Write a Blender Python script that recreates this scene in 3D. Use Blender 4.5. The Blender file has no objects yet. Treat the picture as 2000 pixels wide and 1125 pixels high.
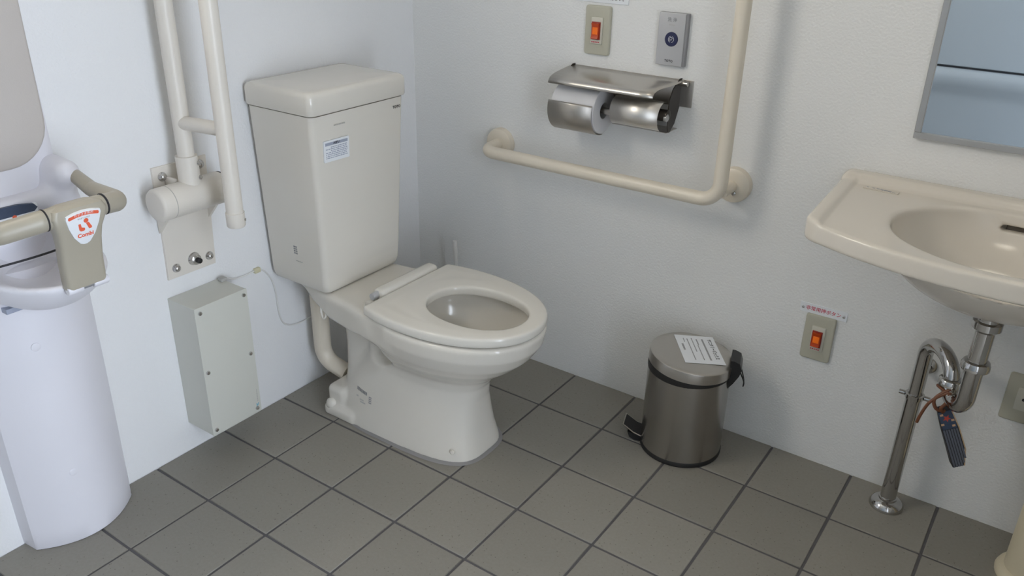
import bpy, bmesh, math, random
import numpy as np
from mathutils import Vector, Matrix

PI = math.pi
SC = bpy.context.scene
COL = SC.collection
random.seed(7)

# ------------------------------------------------------------------ camera, world, exposure
def setup_camera():
    yaw, pitch, roll = math.radians(124.31975342), math.radians(-25.27222455), math.radians(-1.26536599)
    fy = Vector((math.cos(pitch)*math.cos(yaw), math.cos(pitch)*math.sin(yaw), math.sin(pitch)))
    r = Vector((math.sin(yaw), -math.cos(yaw), 0)); d = fy.cross(r)
    c, s = math.cos(roll), math.sin(roll)
    R = c*r + s*d; D = -s*r + c*d
    m = Matrix((R, -D, -fy)).transposed().to_4x4()
    m.translation = Vector((1.6519, -1.8902, 1.2988))
    cam = bpy.data.cameras.new('camera'); o = bpy.data.objects.new('camera', cam); COL.objects.link(o)
    o.matrix_world = m
    cam.sensor_width = 36; cam.lens = 1643.847*36/2000; cam.clip_start = .01
    SC.camera = o
setup_camera()
W = bpy.data.worlds.new('world'); SC.world = W; W.use_nodes = True
W.node_tree.nodes['Background'].inputs[0].default_value = (.75, .85, 1, 1)
W.node_tree.nodes['Background'].inputs[1].default_value = .6
SC.view_settings.view_transform = 'Standard'; SC.view_settings.look = 'None'
SC.view_settings.exposure = 0.0; SC.view_settings.gamma = 1.0
SC.view_settings.use_curve_mapping = False
try:
    SC.cycles.use_denoising = True
    SC.cycles.max_bounces = 10; SC.cycles.diffuse_bounces = 6; SC.cycles.glossy_bounces = 6
except Exception: pass
WIN1 = 16.0          # daylight through the frosted window in the left wall
WIN2 = 13.0          # daylight through the frosted glass of the entrance door in the right wall
LAMP = 7.5           # ceiling light

# ------------------------------------------------------------------ materials
def mat(name, col, rough=.5, metal=0, bump=0, bscale=60, var=0, vscale=8, coat=0, spec=.5, emit=None, estr=0, aniso=0, detail=2):
    m = bpy.data.materials.new(name); m.use_nodes = True
    nt = m.node_tree; b = nt.nodes['Principled BSDF']
    b.inputs['Base Color'].default_value = (*col, 1)
    b.inputs['Roughness'].default_value = rough; b.inputs['Metallic'].default_value = metal
    b.inputs['Specular IOR Level'].default_value = spec
    b.inputs['Coat Weight'].default_value = coat; b.inputs['Coat Roughness'].default_value = .06
    if aniso: b.inputs['Anisotropic'].default_value = aniso
    if emit:
        b.inputs['Emission Color'].default_value = (*emit, 1); b.inputs['Emission Strength'].default_value = estr
    tc = nt.nodes.new('ShaderNodeTexCoord')
    if var:
        n = nt.nodes.new('ShaderNodeTexNoise'); n.inputs['Scale'].default_value = vscale; n.inputs['Detail'].default_value = 4
        nt.links.new(tc.outputs['Object'], n.inputs['Vector'])
        mx = nt.nodes.new('ShaderNodeMix'); mx.data_type = 'RGBA'
        mx.inputs['A'].default_value = (*[c*(1-var) for c in col], 1)
        mx.inputs['B'].default_value = (*[min(1, c*(1+var)) for c in col], 1)
        nt.links.new(n.outputs['Fac'], mx.inputs['Factor']); nt.links.new(mx.outputs['Result'], b.inputs['Base Color'])
    if bump:
        n = nt.nodes.new('ShaderNodeTexNoise'); n.inputs['Scale'].default_value = bscale; n.inputs['Detail'].default_value = detail
        nt.links.new(tc.outputs['Object'], n.inputs['Vector'])
        bp = nt.nodes.new('ShaderNodeBump'); bp.inputs['Strength'].default_value = 1; bp.inputs['Distance'].default_value = bump
        nt.links.new(n.outputs['Fac'], bp.inputs['Height']); nt.links.new(bp.outputs['Normal'], b.inputs['Normal'])
    return m

def brushed(name, col, rough, stretch, bd=.00008):
    """brushed stainless: fine streaks in roughness and relief; stretch = per-axis noise scale"""
    m = mat(name, col, rough, 1.0); nt = m.node_tree; b = nt.nodes['Principled BSDF']
    tc = nt.nodes.new('ShaderNodeTexCoord'); mp = nt.nodes.new('ShaderNodeMapping'); mp.inputs['Scale'].default_value = stretch
    n = nt.nodes.new('ShaderNodeTexNoise'); n.inputs['Scale'].default_value = 1; n.inputs['Detail'].default_value = 3
    nt.links.new(tc.outputs['Object'], mp.inputs['Vector']); nt.links.new(mp.outputs['Vector'], n.inputs['Vector'])
    mr = nt.nodes.new('ShaderNodeMapRange'); mr.inputs['To Min'].default_value = rough*.9; mr.inputs['To Max'].default_value = rough*1.12
    nt.links.new(n.outputs['Fac'], mr.inputs['Value']); nt.links.new(mr.outputs['Result'], b.inputs['Roughness'])
    if bd:
        bp = nt.nodes.new('ShaderNodeBump'); bp.inputs['Distance'].default_value = bd
        nt.links.new(n.outputs['Fac'], bp.inputs['Height']); nt.links.new(bp.outputs['Normal'], b.inputs['Normal'])
    return m

M = {}
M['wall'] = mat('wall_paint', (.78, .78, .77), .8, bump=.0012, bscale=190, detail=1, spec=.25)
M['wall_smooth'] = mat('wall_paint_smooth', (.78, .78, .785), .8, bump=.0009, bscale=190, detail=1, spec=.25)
M['wall_far'] = mat('wall_paint_low_bounce', (.42, .42, .41), .8, bump=.0009, bscale=190, detail=1, spec=.25)  # unseen walls, greyed to cut the light they bounce back
M['ceiling'] = mat('ceiling_paint', (.50, .50, .49), .9, bump=.0004, bscale=200)  # unseen ceiling, darkened to weaken the bounced fill light
M['grout'] = mat('grout', (.105, .10, .105), .9, bump=.0005, bscale=300, var=.2, vscale=30)
M['ceramic'] = mat('ivory_ceramic', (.70, .665, .60), .12, spec=.5, var=.02, vscale=6)
M['seat'] = mat('ivory_seat_plastic', (.70, .67, .61), .13, spec=.5, var=.02, vscale=6)
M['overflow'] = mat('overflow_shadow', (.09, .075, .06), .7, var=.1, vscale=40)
M['sink'] = mat('beige_ceramic', (.69, .635, .555), .16, var=.02, vscale=6)
M['water'] = mat('water', (.55, .53, .48), .03, spec=.6)
M['vinyl'] = mat('cream_vinyl', (.73, .66, .55), .34, var=.03, vscale=14)
M['rail_cream'] = mat('cream_rail', (.71, .665, .60), .36, var=.03, vscale=14)
M['steel_h'] = brushed('brushed_steel', (.58, .55, .51), .30, (4, 700, 700))
M['steel_v'] = mat('brushed_steel_body', (.45, .43, .405), .27, 1, var=.04, vscale=5)
M['steel_lid'] = brushed('brushed_steel_lid', (.56, .53, .49), .34, (500, 4, 500))
M['steel_cover'] = brushed('worn_steel', (.52, .49, .45), .42, (4, 500, 500), .00005)
M['steel_soft'] = brushed('satin_steel', (.80, .77, .73), .40, (4, 500, 500), .00004)
M['steel_dark'] = mat('steel_inside', (.085, .075, .068), .38, 1)
M['chrome'] = mat('chrome', (.54, .53, .52), .07, 1, var=.05, vscale=20)
M['screw'] = mat('screw_steel', (.60, .59, .58), .2, 1, var=.05, vscale=60)
M['black'] = mat('black_plastic', (.012, .012, .014), .38, var=.2, vscale=30)
M['rubber'] = mat('black_rubber', (.015, .014, .014), .6, var=.2, vscale=30)
M['dark_gap'] = mat('dark_seam', (.03, .03, .035), .8, var=.1, vscale=20)
M['baby'] = mat('white_plastic', (.74, .73, .78), .38, var=.012, vscale=6)
M['pad'] = mat('taupe_pad', (.50, .46, .43), .55, bump=.0002, bscale=400, var=.03, vscale=12)
M['guard'] = mat('khaki_plastic', (.39, .355, .285), .38, var=.03, vscale=14)
M['box'] = mat('grey_cream_paint', (.60, .60, .545), .42, var=.02, vscale=10)
M['plate'] = mat('beige_switch_plate', (.47, .455, .37), .42, var=.02, vscale=14)
M['plate_light'] = mat('beige_switch_key', (.58, .56, .48), .4, var=.02, vscale=14)
M['orange'] = mat('orange_rocker', (.50, .055, .006), .22, var=.12, vscale=60)
M['orange_glow'] = mat('orange_lit', (.75, .14, .008), .3, var=.05, vscale=60, emit=(1, .2, .01), estr=.16)
M['red_frame'] = mat('red_rocker_edge', (.30, .022, .008), .3, var=.1, vscale=60)
M['silver'] = mat('silver_plastic', (.48, .48, .49), .38, .25, var=.02, vscale=14)
M['silver_edge'] = mat('silver_plastic_edge', (.28, .28, .29), .4, .2, var=.02, vscale=14)
M['navy'] = mat('navy_button', (.018, .022, .075), .3, var=.1, vscale=40)
M['ink'] = mat('dark_ink', (.03, .03, .035), .7, var=.1, vscale=90)
M['grey_ink'] = mat('grey_ink', (.28, .28, .29), .7, var=.1, vscale=90)
M['pale_ink'] = mat('pale_ink', (.45, .44, .42), .7, var=.1, vscale=90)
M['red_ink'] = mat('red_ink', (.55, .015, .06), .6, var=.1, vscale=90)
M['orange_ink'] = mat('vermilion_ink', (.78, .13, .06), .5, var=.05, vscale=90)
M['paper'] = mat('white_label', (.78, .80, .83), .55, var=.02, vscale=40)
M['label_grey'] = mat('bluegrey_label', (.34, .37, .46), .55, var=.05, vscale=90)
M['label_navy'] = mat('navy_label', (.05, .07, .12), .4, var=.2, vscale=90)
M['tissue'] = mat('toilet_paper', (.66, .65, .66), .95, bump=.0002, bscale=500, var=.02, vscale=20)
M['mirror'] = mat('mirror_glass', (.80, .83, .85), .015, 1)
M['alu'] = mat('satin_aluminium', (.50, .50, .50), .35, .7, var=.03, vscale=30)
M['door_blue'] = mat('bluegrey_door', (.36, .405, .44), .5, var=.02, vscale=5)
M['cable'] = mat('white_cable', (.72, .71, .69), .5, var=.03, vscale=40)
M['clip'] = mat('yellowed_clip', (.62, .58, .40), .4, var=.05, vscale=60)
M['leather'] = mat('brown_leather', (.16, .055, .022), .45, bump=.0003, bscale=300, var=.25, vscale=60)
M['wedge_rubber'] = mat('charcoal_rubber', (.105, .115, .145), .55, var=.15, vscale=60)
M['wood'] = mat('tan_wood', (.45, .32, .2), .6, var=.15, vscale=60)
M['blue_print'] = mat('navy_print', (.035, .055, .10), .6, var=.25, vscale=90)
M['red_print'] = mat('red_print', (.45, .05, .03), .6, var=.1, vscale=90)
M['tan_print'] = mat('tan_print', (.55, .34, .2), .6, var=.1, vscale=90)
M['cyan_ink'] = mat('cyan_ink', (.10, .40, .55), .6, var=.1, vscale=90)
M['column'] = mat('beige_pipe', (.62, .55, .40), .45, var=.04, vscale=12)
M['seal'] = mat('grey_sealant', (.26, .25, .25), .7, var=.1, vscale=30)
M['pane1'] = mat('frosted_daylight', (.8, .8, .8), .5, emit=(1.0, .93, .80), estr=WIN1, var=.01, vscale=5)
M['pane2'] = mat('frosted_skylight', (.8, .8, .8), .5, emit=(.78, .87, 1.0), estr=WIN2, var=.01, vscale=5)
M['diffuser'] = mat('lamp_diffuser', (.8, .8, .8), .5, emit=(1, .91, .77), estr=LAMP, var=.01, vscale=5)

def tile_mat():
    m = mat('speckled_tile', (.27, .255, .225), .52); nt = m.node_tree; b = nt.nodes['Principled BSDF']
    geo = nt.nodes.new('ShaderNodeNewGeometry'); oi = nt.nodes.new('ShaderNodeObjectInfo')
    n1 = nt.nodes.new('ShaderNodeTexNoise'); n1.inputs['Scale'].default_value = 420; n1.inputs['Detail'].default_value = 2
    n2 = nt.nodes.new('ShaderNodeTexNoise'); n2.inputs['Scale'].default_value = 150; n2.inputs['Detail'].default_value = 3
    vo = nt.nodes.new('ShaderNodeTexVoronoi'); vo.inputs['Scale'].default_value = 95
    for n in (n1, n2, vo): nt.links.new(geo.outputs['Position'], n.inputs['Vector'])
    base = nt.nodes.new('ShaderNodeMix'); base.data_type = 'RGBA'
    base.inputs['A'].default_value = (.235, .218, .188, 1); base.inputs['B'].default_value = (.285, .268, .235, 1)
    nt.links.new(n2.outputs['Fac'], base.inputs['Factor'])
    # dark flecks: only some cells carry one
    r1 = nt.nodes.new('ShaderNodeMapRange'); r1.inputs['From Min'].default_value = .10; r1.inputs['From Max'].default_value = .16
    r1.inputs['To Min'].default_value = 1; r1.inputs['To Max'].default_value = 0
    nt.links.new(vo.outputs['Distance'], r1.inputs['Value'])
    sep = nt.nodes.new('ShaderNodeSeparateColor'); nt.links.new(vo.outputs['Color'], sep.inputs['Color'])
    gt = nt.nodes.new('ShaderNodeMath'); gt.operation = 'GREATER_THAN'; gt.inputs[1].default_value = .45
    nt.links.new(sep.outputs['Red'], gt.inputs[0])
    mu = nt.nodes.new('ShaderNodeMath'); mu.operation = 'MULTIPLY'
    nt.links.new(r1.outputs['Result'], mu.inputs[0]); nt.links.new(gt.outputs[0], mu.inputs[1])
    mu2 = nt.nodes.new('ShaderNodeMath'); mu2.operation = 'MULTIPLY'; mu2.inputs[1].default_value = .6
    nt.links.new(mu.outputs[0], mu2.inputs[0])
    fl = nt.nodes.new('ShaderNodeMix'); fl.data_type = 'RGBA'; fl.inputs['B'].default_value = (.085, .072, .06, 1)
    nt.links.new(mu2.outputs[0], fl.inputs['Factor']); nt.links.new(base.outputs['Result'], fl.inputs['A'])
    hs = nt.nodes.new('ShaderNodeHueSaturation')
    mr = nt.nodes.new('ShaderNodeMapRange'); mr.inputs['To Min'].default_value = .93; mr.inputs['To Max'].default_value = 1.07
    nt.links.new(oi.outputs['Random'], mr.inputs['Value']); nt.links.new(mr.outputs['Result'], hs.inputs['Value'])
    nt.links.new(fl.outputs['Result'], hs.inputs['Color']); nt.links.new(hs.outputs['Color'], b.inputs['Base Color'])
    bp = nt.nodes.new('ShaderNodeBump'); bp.inputs['Distance'].default_value = .0003
    nt.links.new(n1.outputs['Fac'], bp.inputs['Height']); nt.links.new(bp.outputs['Normal'], b.inputs['Normal'])
    return m
M['tile'] = tile_mat()

# ------------------------------------------------------------------ mesh helpers
class MB:
    def __init__(s): s.v = []; s.f = []
    def add(s, v, f):
        k = len(s.v); s.v += [tuple(p) for p in v]; s.f += [tuple(i+k for i in q) for q in f]; return s
    # boxes
    def box(s, x0, x1, y0, y1, z0, z1, bev=0, seg=2):
        bm = bmesh.new(); bmesh.ops.create_cube(bm, size=1)
        for q in bm.verts:
            q.co = Vector(((x0+x1)/2+q.co.x*(x1-x0), (y0+y1)/2+q.co.y*(y1-y0), (z0+z1)/2+q.co.z*(z1-z0)))
        if bev: bmesh.ops.bevel(bm, geom=bm.edges[:], offset=bev, segments=seg, profile=.5, affect='EDGES')
        return s.bm(bm)
    def bm(s, bm, mtx=None):
        if mtx is not None: bm.transform(mtx)
        bm.verts.index_update()
        s.add([v.co[:] for v in bm.verts], [[v.index for v in f.verts] for f in bm.faces]); bm.free(); return s
    def loft(s, rings, cap=True, closed=True):
        n = len(rings[0]); v = [p for r in rings for p in r]; f = []
        for i in range(len(rings)-1):
            for j in range(n if closed else n-1):
                k = (j+1) % n; f.append((i*n+j, i*n+k, (i+1)*n+k, (i+1)*n+j))
        if cap and closed:
            f.append(tuple(range(n-1, -1, -1))); b = (len(rings)-1)*n; f.append(tuple(range(b, b+n)))
        return s.add(v, f)
    def lathe(s, c, prof, axis=(0, 0, 1), n=32, capped=True):
        a = Vector(axis).normalized(); u = a.orthogonal().normalized(); w = a.cross(u); c = Vector(c)
        rings = [[c+a*h+(u*math.cos(2*PI*i/n)+w*math.sin(2*PI*i/n))*r for i in range(n)] for r, h in prof]
        return s.loft(rings, capped)
    def tube(s, pts, r, n=16, cap=True, sub=0):
        pts = [Vector(p) for p in pts]; rr = r if isinstance(r, (list, tuple)) else [r]*len(pts)
        t = []
        for i in range(len(pts)):
            a = pts[max(i-1, 0)]; b = pts[min(i+1, len(pts)-1)]; t.append((b-a).normalized())
        u = t[0].orthogonal().normalized(); rings = []
        for i, p in enumerate(pts):
            u = (u-t[i]*u.dot(t[i])).normalized(); w = t[i].cross(u)
            rings.append([p+(u*math.cos(2*PI*j/n)+w*math.sin(2*PI*j/n))*rr[i] for j in range(n)])
        return s.loft(rings, cap)
    def prism(s, poly, o, u, w, h):
        """poly in (u,w) plane at o, extruded along u x w by h"""
        o, u, w = Vector(o), Vector(u), Vector(w); nrm = u.cross(w).normalized()
        a = [o+u*p[0]+w*p[1] for p in poly]; b = [p+nrm*h for p in a]
        return s.loft([a, b])
    def quad(s, o, u, w):
        o, u, w = Vector(o), Vector(u), Vector(w); return s.add([o, o+u, o+u+w, o+w], [(0, 1, 2, 3)])
    def obj(s, name, m, parent=None, base=None, ang=38, smooth=True):
        return link(name, s.v, s.f, m, parent, base, ang, smooth)

def fix_mesh(me, ang, smooth):
    bm = bmesh.new(); bm.from_mesh(me)
    bmesh.ops.recalc_face_normals(bm, faces=bm.faces[:])
    if smooth:
        a = math.radians(ang)
        for f in bm.faces: f.smooth = True
        for e in bm.edges:
            if len(e.link_faces) == 2 and e.calc_face_angle(0) > a: e.smooth = False
    bm.to_mesh(me); bm.free()

def base_of(o):
    v = Vector((0, 0, 0))
    while o is not None: v += o.location; o = o.parent
    return v

def link(name, v, f, m, parent=None, base=None, ang=38, smooth=True):
    """vertices in room coordinates; the object's origin is its parent's base (or base)"""
    b = base_of(parent) if parent is not None else Vector(base or (0, 0, 0))
    me = bpy.data.meshes.new(name)
    me.from_pydata([(p[0]-b.x, p[1]-b.y, p[2]-b.z) for p in v], [], f)
    fix_mesh(me, ang, smooth)
    if m: me.materials.append(M[m] if isinstance(m, str) else m)
    o = bpy.data.objects.new(name, me); COL.objects.link(o)
    if parent is not None: o.parent = parent
    else: o.location = b
    return o

def tag(o, label, cat, group=None):
    o['label'] = label; o['category'] = cat
    if group: o['group'] = group
    return o
def thing(name, label, cat, loc, group=None):
    o = bpy.data.objects.new(name, None); COL.objects.link(o); o.location = loc; o.empty_display_size = .05
    return tag(o, label, cat, group)
def structure(o): o['kind'] = 'structure'; return o

def spline(P, k=8):
    """Catmull-Rom through the points"""
    P = [Vector(p) for p in P]; Q = [2*P[0]-P[1]]+P+[2*P[-1]-P[-2]]; out = []
    for i in range(1, len(Q)-2):
        a, b, c, d = Q[i-1:i+3]
        for j in range(k):
            t = j/k
            out.append(.5*((2*b)+(c-a)*t+(2*a-5*b+4*c-d)*t*t+(3*b-a-3*c+d)*t**3))
    out.append(P[-1]); return out
def fillet(P, r, k=8):
    """polyline with corners rounded to radius r"""
    P = [Vector(p) for p in P]; out = [P[0]]
    for i in range(1, len(P)-1):
        a = (P[i-1]-P[i]).normalized(); b = (P[i+1]-P[i]).normalized()
        th = a.angle(b); d = min(r/math.tan(th/2), (P[i-1]-P[i]).length*.48, (P[i+1]-P[i]).length*.48)
        s, e = P[i]+a*d, P[i]+b*d
        rr = d*math.tan(th/2); c = P[i]+(a+b).normalized()*(rr/math.sin(th/2))
        for j in range(k+1):
            t = j/k; ga = (s-c).angle(e-c)
            out.append(c+((s-c)*math.sin((1-t)*ga)+(e-c)*math.sin(t*ga))/math.sin(ga))
    out.append(P[-1]); return out
def rrect(x0, x1, y0, y1, r, k=5):
    p = []
    for cx, cy, a in ((x1-r, y1-r, 0), (x0+r, y1-r, 90), (x0+r, y0+r, 180), (x1-r, y0+r, 270)):
        for i in range(k+1):
            t = math.radians(a+90*i/k); p.append((cx+r*math.cos(t), cy+r*math.sin(t)))
    return p

# wall frames: (origin point, right, up, out) so that things can be laid on a wall
class Frame:
    def __init__(s, o, u, w): s.o, s.u, s.w = Vector(o), Vector(u).normalized(), Vector(w).normalized(); s.n = s.u.cross(s.w)
    def p(s, a, b, c=0): return s.o+s.u*a+s.w*b+s.n*c
    def slab(s, mb, a0, a1, b0, b1, c0, c1, bev=0, seg=2):
        bm = bmesh.new(); bmesh.ops.create_cube(bm, size=1)
        for q in bm.verts: q.co = Vector(((a0+a1)/2+q.co.x*(a1-a0), (b0+b1)/2+q.co.y*(b1-b0), (c0+c1)/2+q.co.z*(c1-c0)))
        if bev: bmesh.ops.bevel(bm, geom=bm.edges[:], offset=bev, segments=seg, profile=.5, affect='EDGES')
        m = Matrix((s.u, s.w, s.n)).transposed().to_4x4(); m.translation = s.o
        return mb.bm(bm, m)
    def plate(s, mb, poly, c0, c1, inset=.0):
        """flat polygon with rounded front edge"""
        cx = sum(p[0] for p in poly)/len(poly); cy = sum(p[1] for p in poly)/len(poly)
        hx = max(abs(p[0]-cx) for p in poly); hy = max(abs(p[1]-cy) for p in poly)
        def sc(d): return [(cx+(x-cx)*(1-d/hx), cy+(y-cy)*(1-d/hy)) for x, y in poly]
        R = [[s.p(x, y, c0) for x, y in poly]]
        if inset:
            for t in (0, .35, .7, 1):
                R.append([s.p(x, y, c1-inset*(1-math.sin(t*PI/2))) for x, y in sc(inset*(1-math.cos(t*PI/2)))])
        else: R.append([s.p(x, y, c1) for x, y in poly])
        return mb.loft(R)
    def disc(s, mb, a, b, prof, n=24): return mb.lathe(s.p(a, b), prof, s.n, n)
    def text(s, body, size, a, b, c, m, parent, name='lettering', align='CENTER', rot=0, bold=0, sx=1):
        me = text_mesh(body, size, align, bold)
        cr, sr = math.cos(rot), math.sin(rot)
        v = [s.p(a+sx*q[0]*cr-q[1]*sr, b+sx*q[0]*sr+q[1]*cr, c) for q in me[0]]
        return link(name, v, me[1], m, parent, smooth=False)
WB = Frame((0, 0, 0), (1, 0, 0), (0, 0, 1))         # back wall y=0, normal -y
WL = Frame((0, 0, 0), (0, 1, 0), (0, 0, 1))         # left wall x=0, normal +x

def text_mesh(body, size, align='CENTER', bold=0):
    cu = bpy.data.curves.new('t', 'FONT'); cu.body = body; cu.size = size; cu.align_x = align; cu.align_y = 'CENTER'
    cu.resolution_u = 2; cu.offset = bold
    o = bpy.data.objects.new('t', cu); COL.objects.link(o)
    dg = bpy.context.evaluated_depsgraph_get(); me = bpy.data.meshes.new_from_object(o.evaluated_get(dg))
    r = ([tuple(v.co) for v in me.vertices], [tuple(p.vertices) for p in me.polygons])
    bpy.data.objects.remove(o); bpy.data.curves.remove(cu); bpy.data.meshes.remove(me)
    return r

# ------------------------------------------------------------------ implicit surfaces (for glazed ware)
def smin(a, b, k):
    h = np.clip(.5+.5*(b-a)/k, 0, 1); return b*(1-h)+a*h-k*h*(1-h)
def smax(a, b, k): return -smin(-a, -b, k)
def s_box(X, Y, Z, c, h, r=0):
    qx, qy, qz = abs(X-c[0])-h[0]+r, abs(Y-c[1])-h[1]+r, abs(Z-c[2])-h[2]+r
    return np.sqrt(np.maximum(qx, 0)**2+np.maximum(qy, 0)**2+np.maximum(qz, 0)**2)+np.minimum(np.maximum(qx, np.maximum(qy, qz)), 0)-r
def s_cap(X, Y, Z, a, b, r):
    a, b = np.array(a), np.array(b); d = b-a
    t = np.clip(((X-a[0])*d[0]+(Y-a[1])*d[1]+(Z-a[2])*d[2])/(d@d), 0, 1)
    return np.sqrt((X-a[0]-t*d[0])**2+(Y-a[1]-t*d[1])**2+(Z-a[2]-t*d[2])**2)-r
def s_egg(X, Y, xr, xf, w, n=2.0, split=.45):
    xm = xr+(xf-xr)*split
    a = np.where(X > xm, xf-xm, xm-xr)
    rho = ((abs(X-xm)/a)**n+(abs(Y)/w)**n)**(1/n)
    return (rho-1)*np.minimum(a, w)*1.0
def s_ell(X, Y, Z, c, s):
    k0 = np.sqrt(((X-c[0])/s[0])**2+((Y-c[1])/s[1])**2+((Z-c[2])/s[2])**2)
    return (k0-1)*min(s)
def nets(fn, lo, hi, h, smooth=1):
    nx = [int(math.ceil((b-a)/h))+1 for a, b in zip(lo, hi)]
    ax = [lo[i]+h*np.arange(nx[i]) for i in range(3)]
    X, Y, Z = np.meshgrid(*ax, indexing='ij'); F = fn(X, Y, Z)
    ins = F < 0
    c = [slice(None, -1), slice(1, None)]
    cnt = np.zeros([n-1 for n in nx], int)
    for i in (0, 1):
        for j in (0, 1):
            for k in (0, 1): cnt += ins[c[i], c[j], c[k]]
    act = (cnt > 0) & (cnt < 8)
    idx = -np.ones(act.shape, int); cells = np.argwhere(act); idx[act] = np.arange(len(cells))
    P = np.zeros((len(cells), 3)); N = np.zeros(len(cells))
    I, J, K = cells.T
    for axis in range(3):
        o = [a for a in range(3) if a != axis]
        for p in (0, 1):
            for q in (0, 1):
                d = [0, 0, 0]; d[o[0]] = p; d[o[1]] = q; e = d[:]; e[axis] = 1
                f0 = F[I+d[0], J+d[1], K+d[2]]; f1 = F[I+e[0], J+e[1], K+e[2]]
                m = (f0 < 0) != (f1 < 0); t = np.where(m, f0/np.where(m, f0-f1, 1), 0)
                pt = np.array(d, float)[None]+np.zeros((len(cells), 3)); pt[:, axis] = t
                P[m] += pt[m]; N[m] += 1
    P = np.array(lo)+h*(cells+P/N[:, None])
    quads = []
    for axis in range(3):
        o = [(axis+1) % 3, (axis+2) % 3]
        sl0 = [slice(None)]*3; sl1 = [slice(None)]*3
        sl0[axis] = slice(None, -1); sl1[axis] = slice(1, None)
        for a in o: sl0[a] = sl1[a] = slice(1, -1)
        A, B = ins[tuple(sl0)], ins[tuple(sl1)]
        for flag, E in ((0, A & ~B), (1, ~A & B)):
            e = np.argwhere(E)
            if not len(e): continue
            for a in o: e[:, a] += 1
            q = []
            for da, db in ((0, 0), (1, 0), (1, 1), (0, 1)):
                s = e.copy(); s[:, o[0]] -= 1-da; s[:, o[1]] -= 1-db; q.append(idx[s[:, 0], s[:, 1], s[:, 2]])
            q = np.stack(q, 1); quads.append(q[:, ::-1] if flag else q)
    Q = np.concatenate(quads)
    for _ in range(smooth):
        S = np.zeros_like(P); n = np.zeros(len(P))
        for a in range(4):
            b = (a+1) % 4
            np.add.at(S, Q[:, a], P[Q[:, b]]); np.add.at(S, Q[:, b], P[Q[:, a]])
            np.add.at(n, Q[:, a], 1); np.add.at(n, Q[:, b], 1)
        P = P*.5+.5*S/np.maximum(n, 1)[:, None]
    return P, Q
def net_obj(name, fn, lo, hi, h, m, parent=None, base=None, off=(0, 0, 0), smooth=2):
    P, Q = nets(fn, lo, hi, h, smooth); b = base_of(parent) if parent is not None else Vector(base)
    P = P+np.array(off)-np.array(b)
    me = bpy.data.meshes.new(name)
    me.vertices.add(len(P)); me.vertices.foreach_set('co', P.astype(np.float32).ravel())
    me.loops.add(len(Q)*4); me.loops.foreach_set('vertex_index', Q.astype(np.int32).ravel())
    me.polygons.add(len(Q)); me.polygons.foreach_set('loop_start', np.arange(0, len(Q)*4, 4, dtype=np.int32))
    me.polygons.foreach_set('loop_total', np.full(len(Q), 4, np.int32))
    me.update(calc_edges=True); me.validate()
    me.polygons.foreach_set('use_smooth', np.ones(len(Q), bool))
    me.materials.append(M[m]); o = bpy.data.objects.new(name, me); COL.objects.link(o)
    if parent is not None: o.parent = parent
    else: o.location = b
    return o

# ------------------------------------------------------------------ the room
RX, RY, RZ = 2.2, -2.2, 2.4
structure(MB().box(-.12, 0, RY-.12, .12, -.02, RZ).obj('wall_left', 'wall_smooth', base=(0, 0, 0)))
structure(MB().box(0, RX+.12, 0, .12, -.02, RZ).obj('wall_back', 'wall', base=(0, 0, 0)))
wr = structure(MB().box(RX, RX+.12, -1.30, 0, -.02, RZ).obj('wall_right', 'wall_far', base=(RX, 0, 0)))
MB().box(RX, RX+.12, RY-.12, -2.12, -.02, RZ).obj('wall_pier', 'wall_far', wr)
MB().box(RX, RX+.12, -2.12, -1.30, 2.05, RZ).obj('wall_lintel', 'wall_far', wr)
# unseen recess, added to keep the glazed outer door's light off the back wall
wp = structure(MB().box(RX+.12, 3.0, -1.30, -1.22, -.02, 2.15).obj('recess_baffle', 'wall_far', base=(RX+.12, -1.30, 0)))
MB().box(RX+.12, 3.0, -2.20, -2.12, -.02, 2.15).obj('baffle_cheek', 'wall_far', wp)
MB().box(RX+.12, 3.0, -2.12, -1.30, 2.05, 2.15).obj('baffle_soffit', 'wall_far', wp)
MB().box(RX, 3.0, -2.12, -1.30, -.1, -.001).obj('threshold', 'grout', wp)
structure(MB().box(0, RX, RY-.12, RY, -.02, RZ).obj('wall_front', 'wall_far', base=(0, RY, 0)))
structure(MB().box(-.12, RX+.12, RY-.12, .12, RZ, RZ+.1).obj('ceiling', 'ceiling', base=(0, 0, RZ)))
floor = structure(MB().box(0, RX, RY, 0, -.1, -.0022).obj('floor', 'grout', base=(0, 0, 0)))
def tiles():
    me = None
    for i in range(11):
        for j in range(11):
            if me is None:
                g = .0971
                o = MB().box(-g, g, -g, g, -.009, 0, .0014, 1).obj('tile', 'tile', floor); me = o.data
            else:
                o = bpy.data.objects.new('tile', me); COL.objects.link(o); o.parent = floor
            o.location = (.2*i+.1-.0028, -(.2*j+.1)+.0030, 0)
            if i == 0: o.location.x += .001
tiles()

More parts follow.
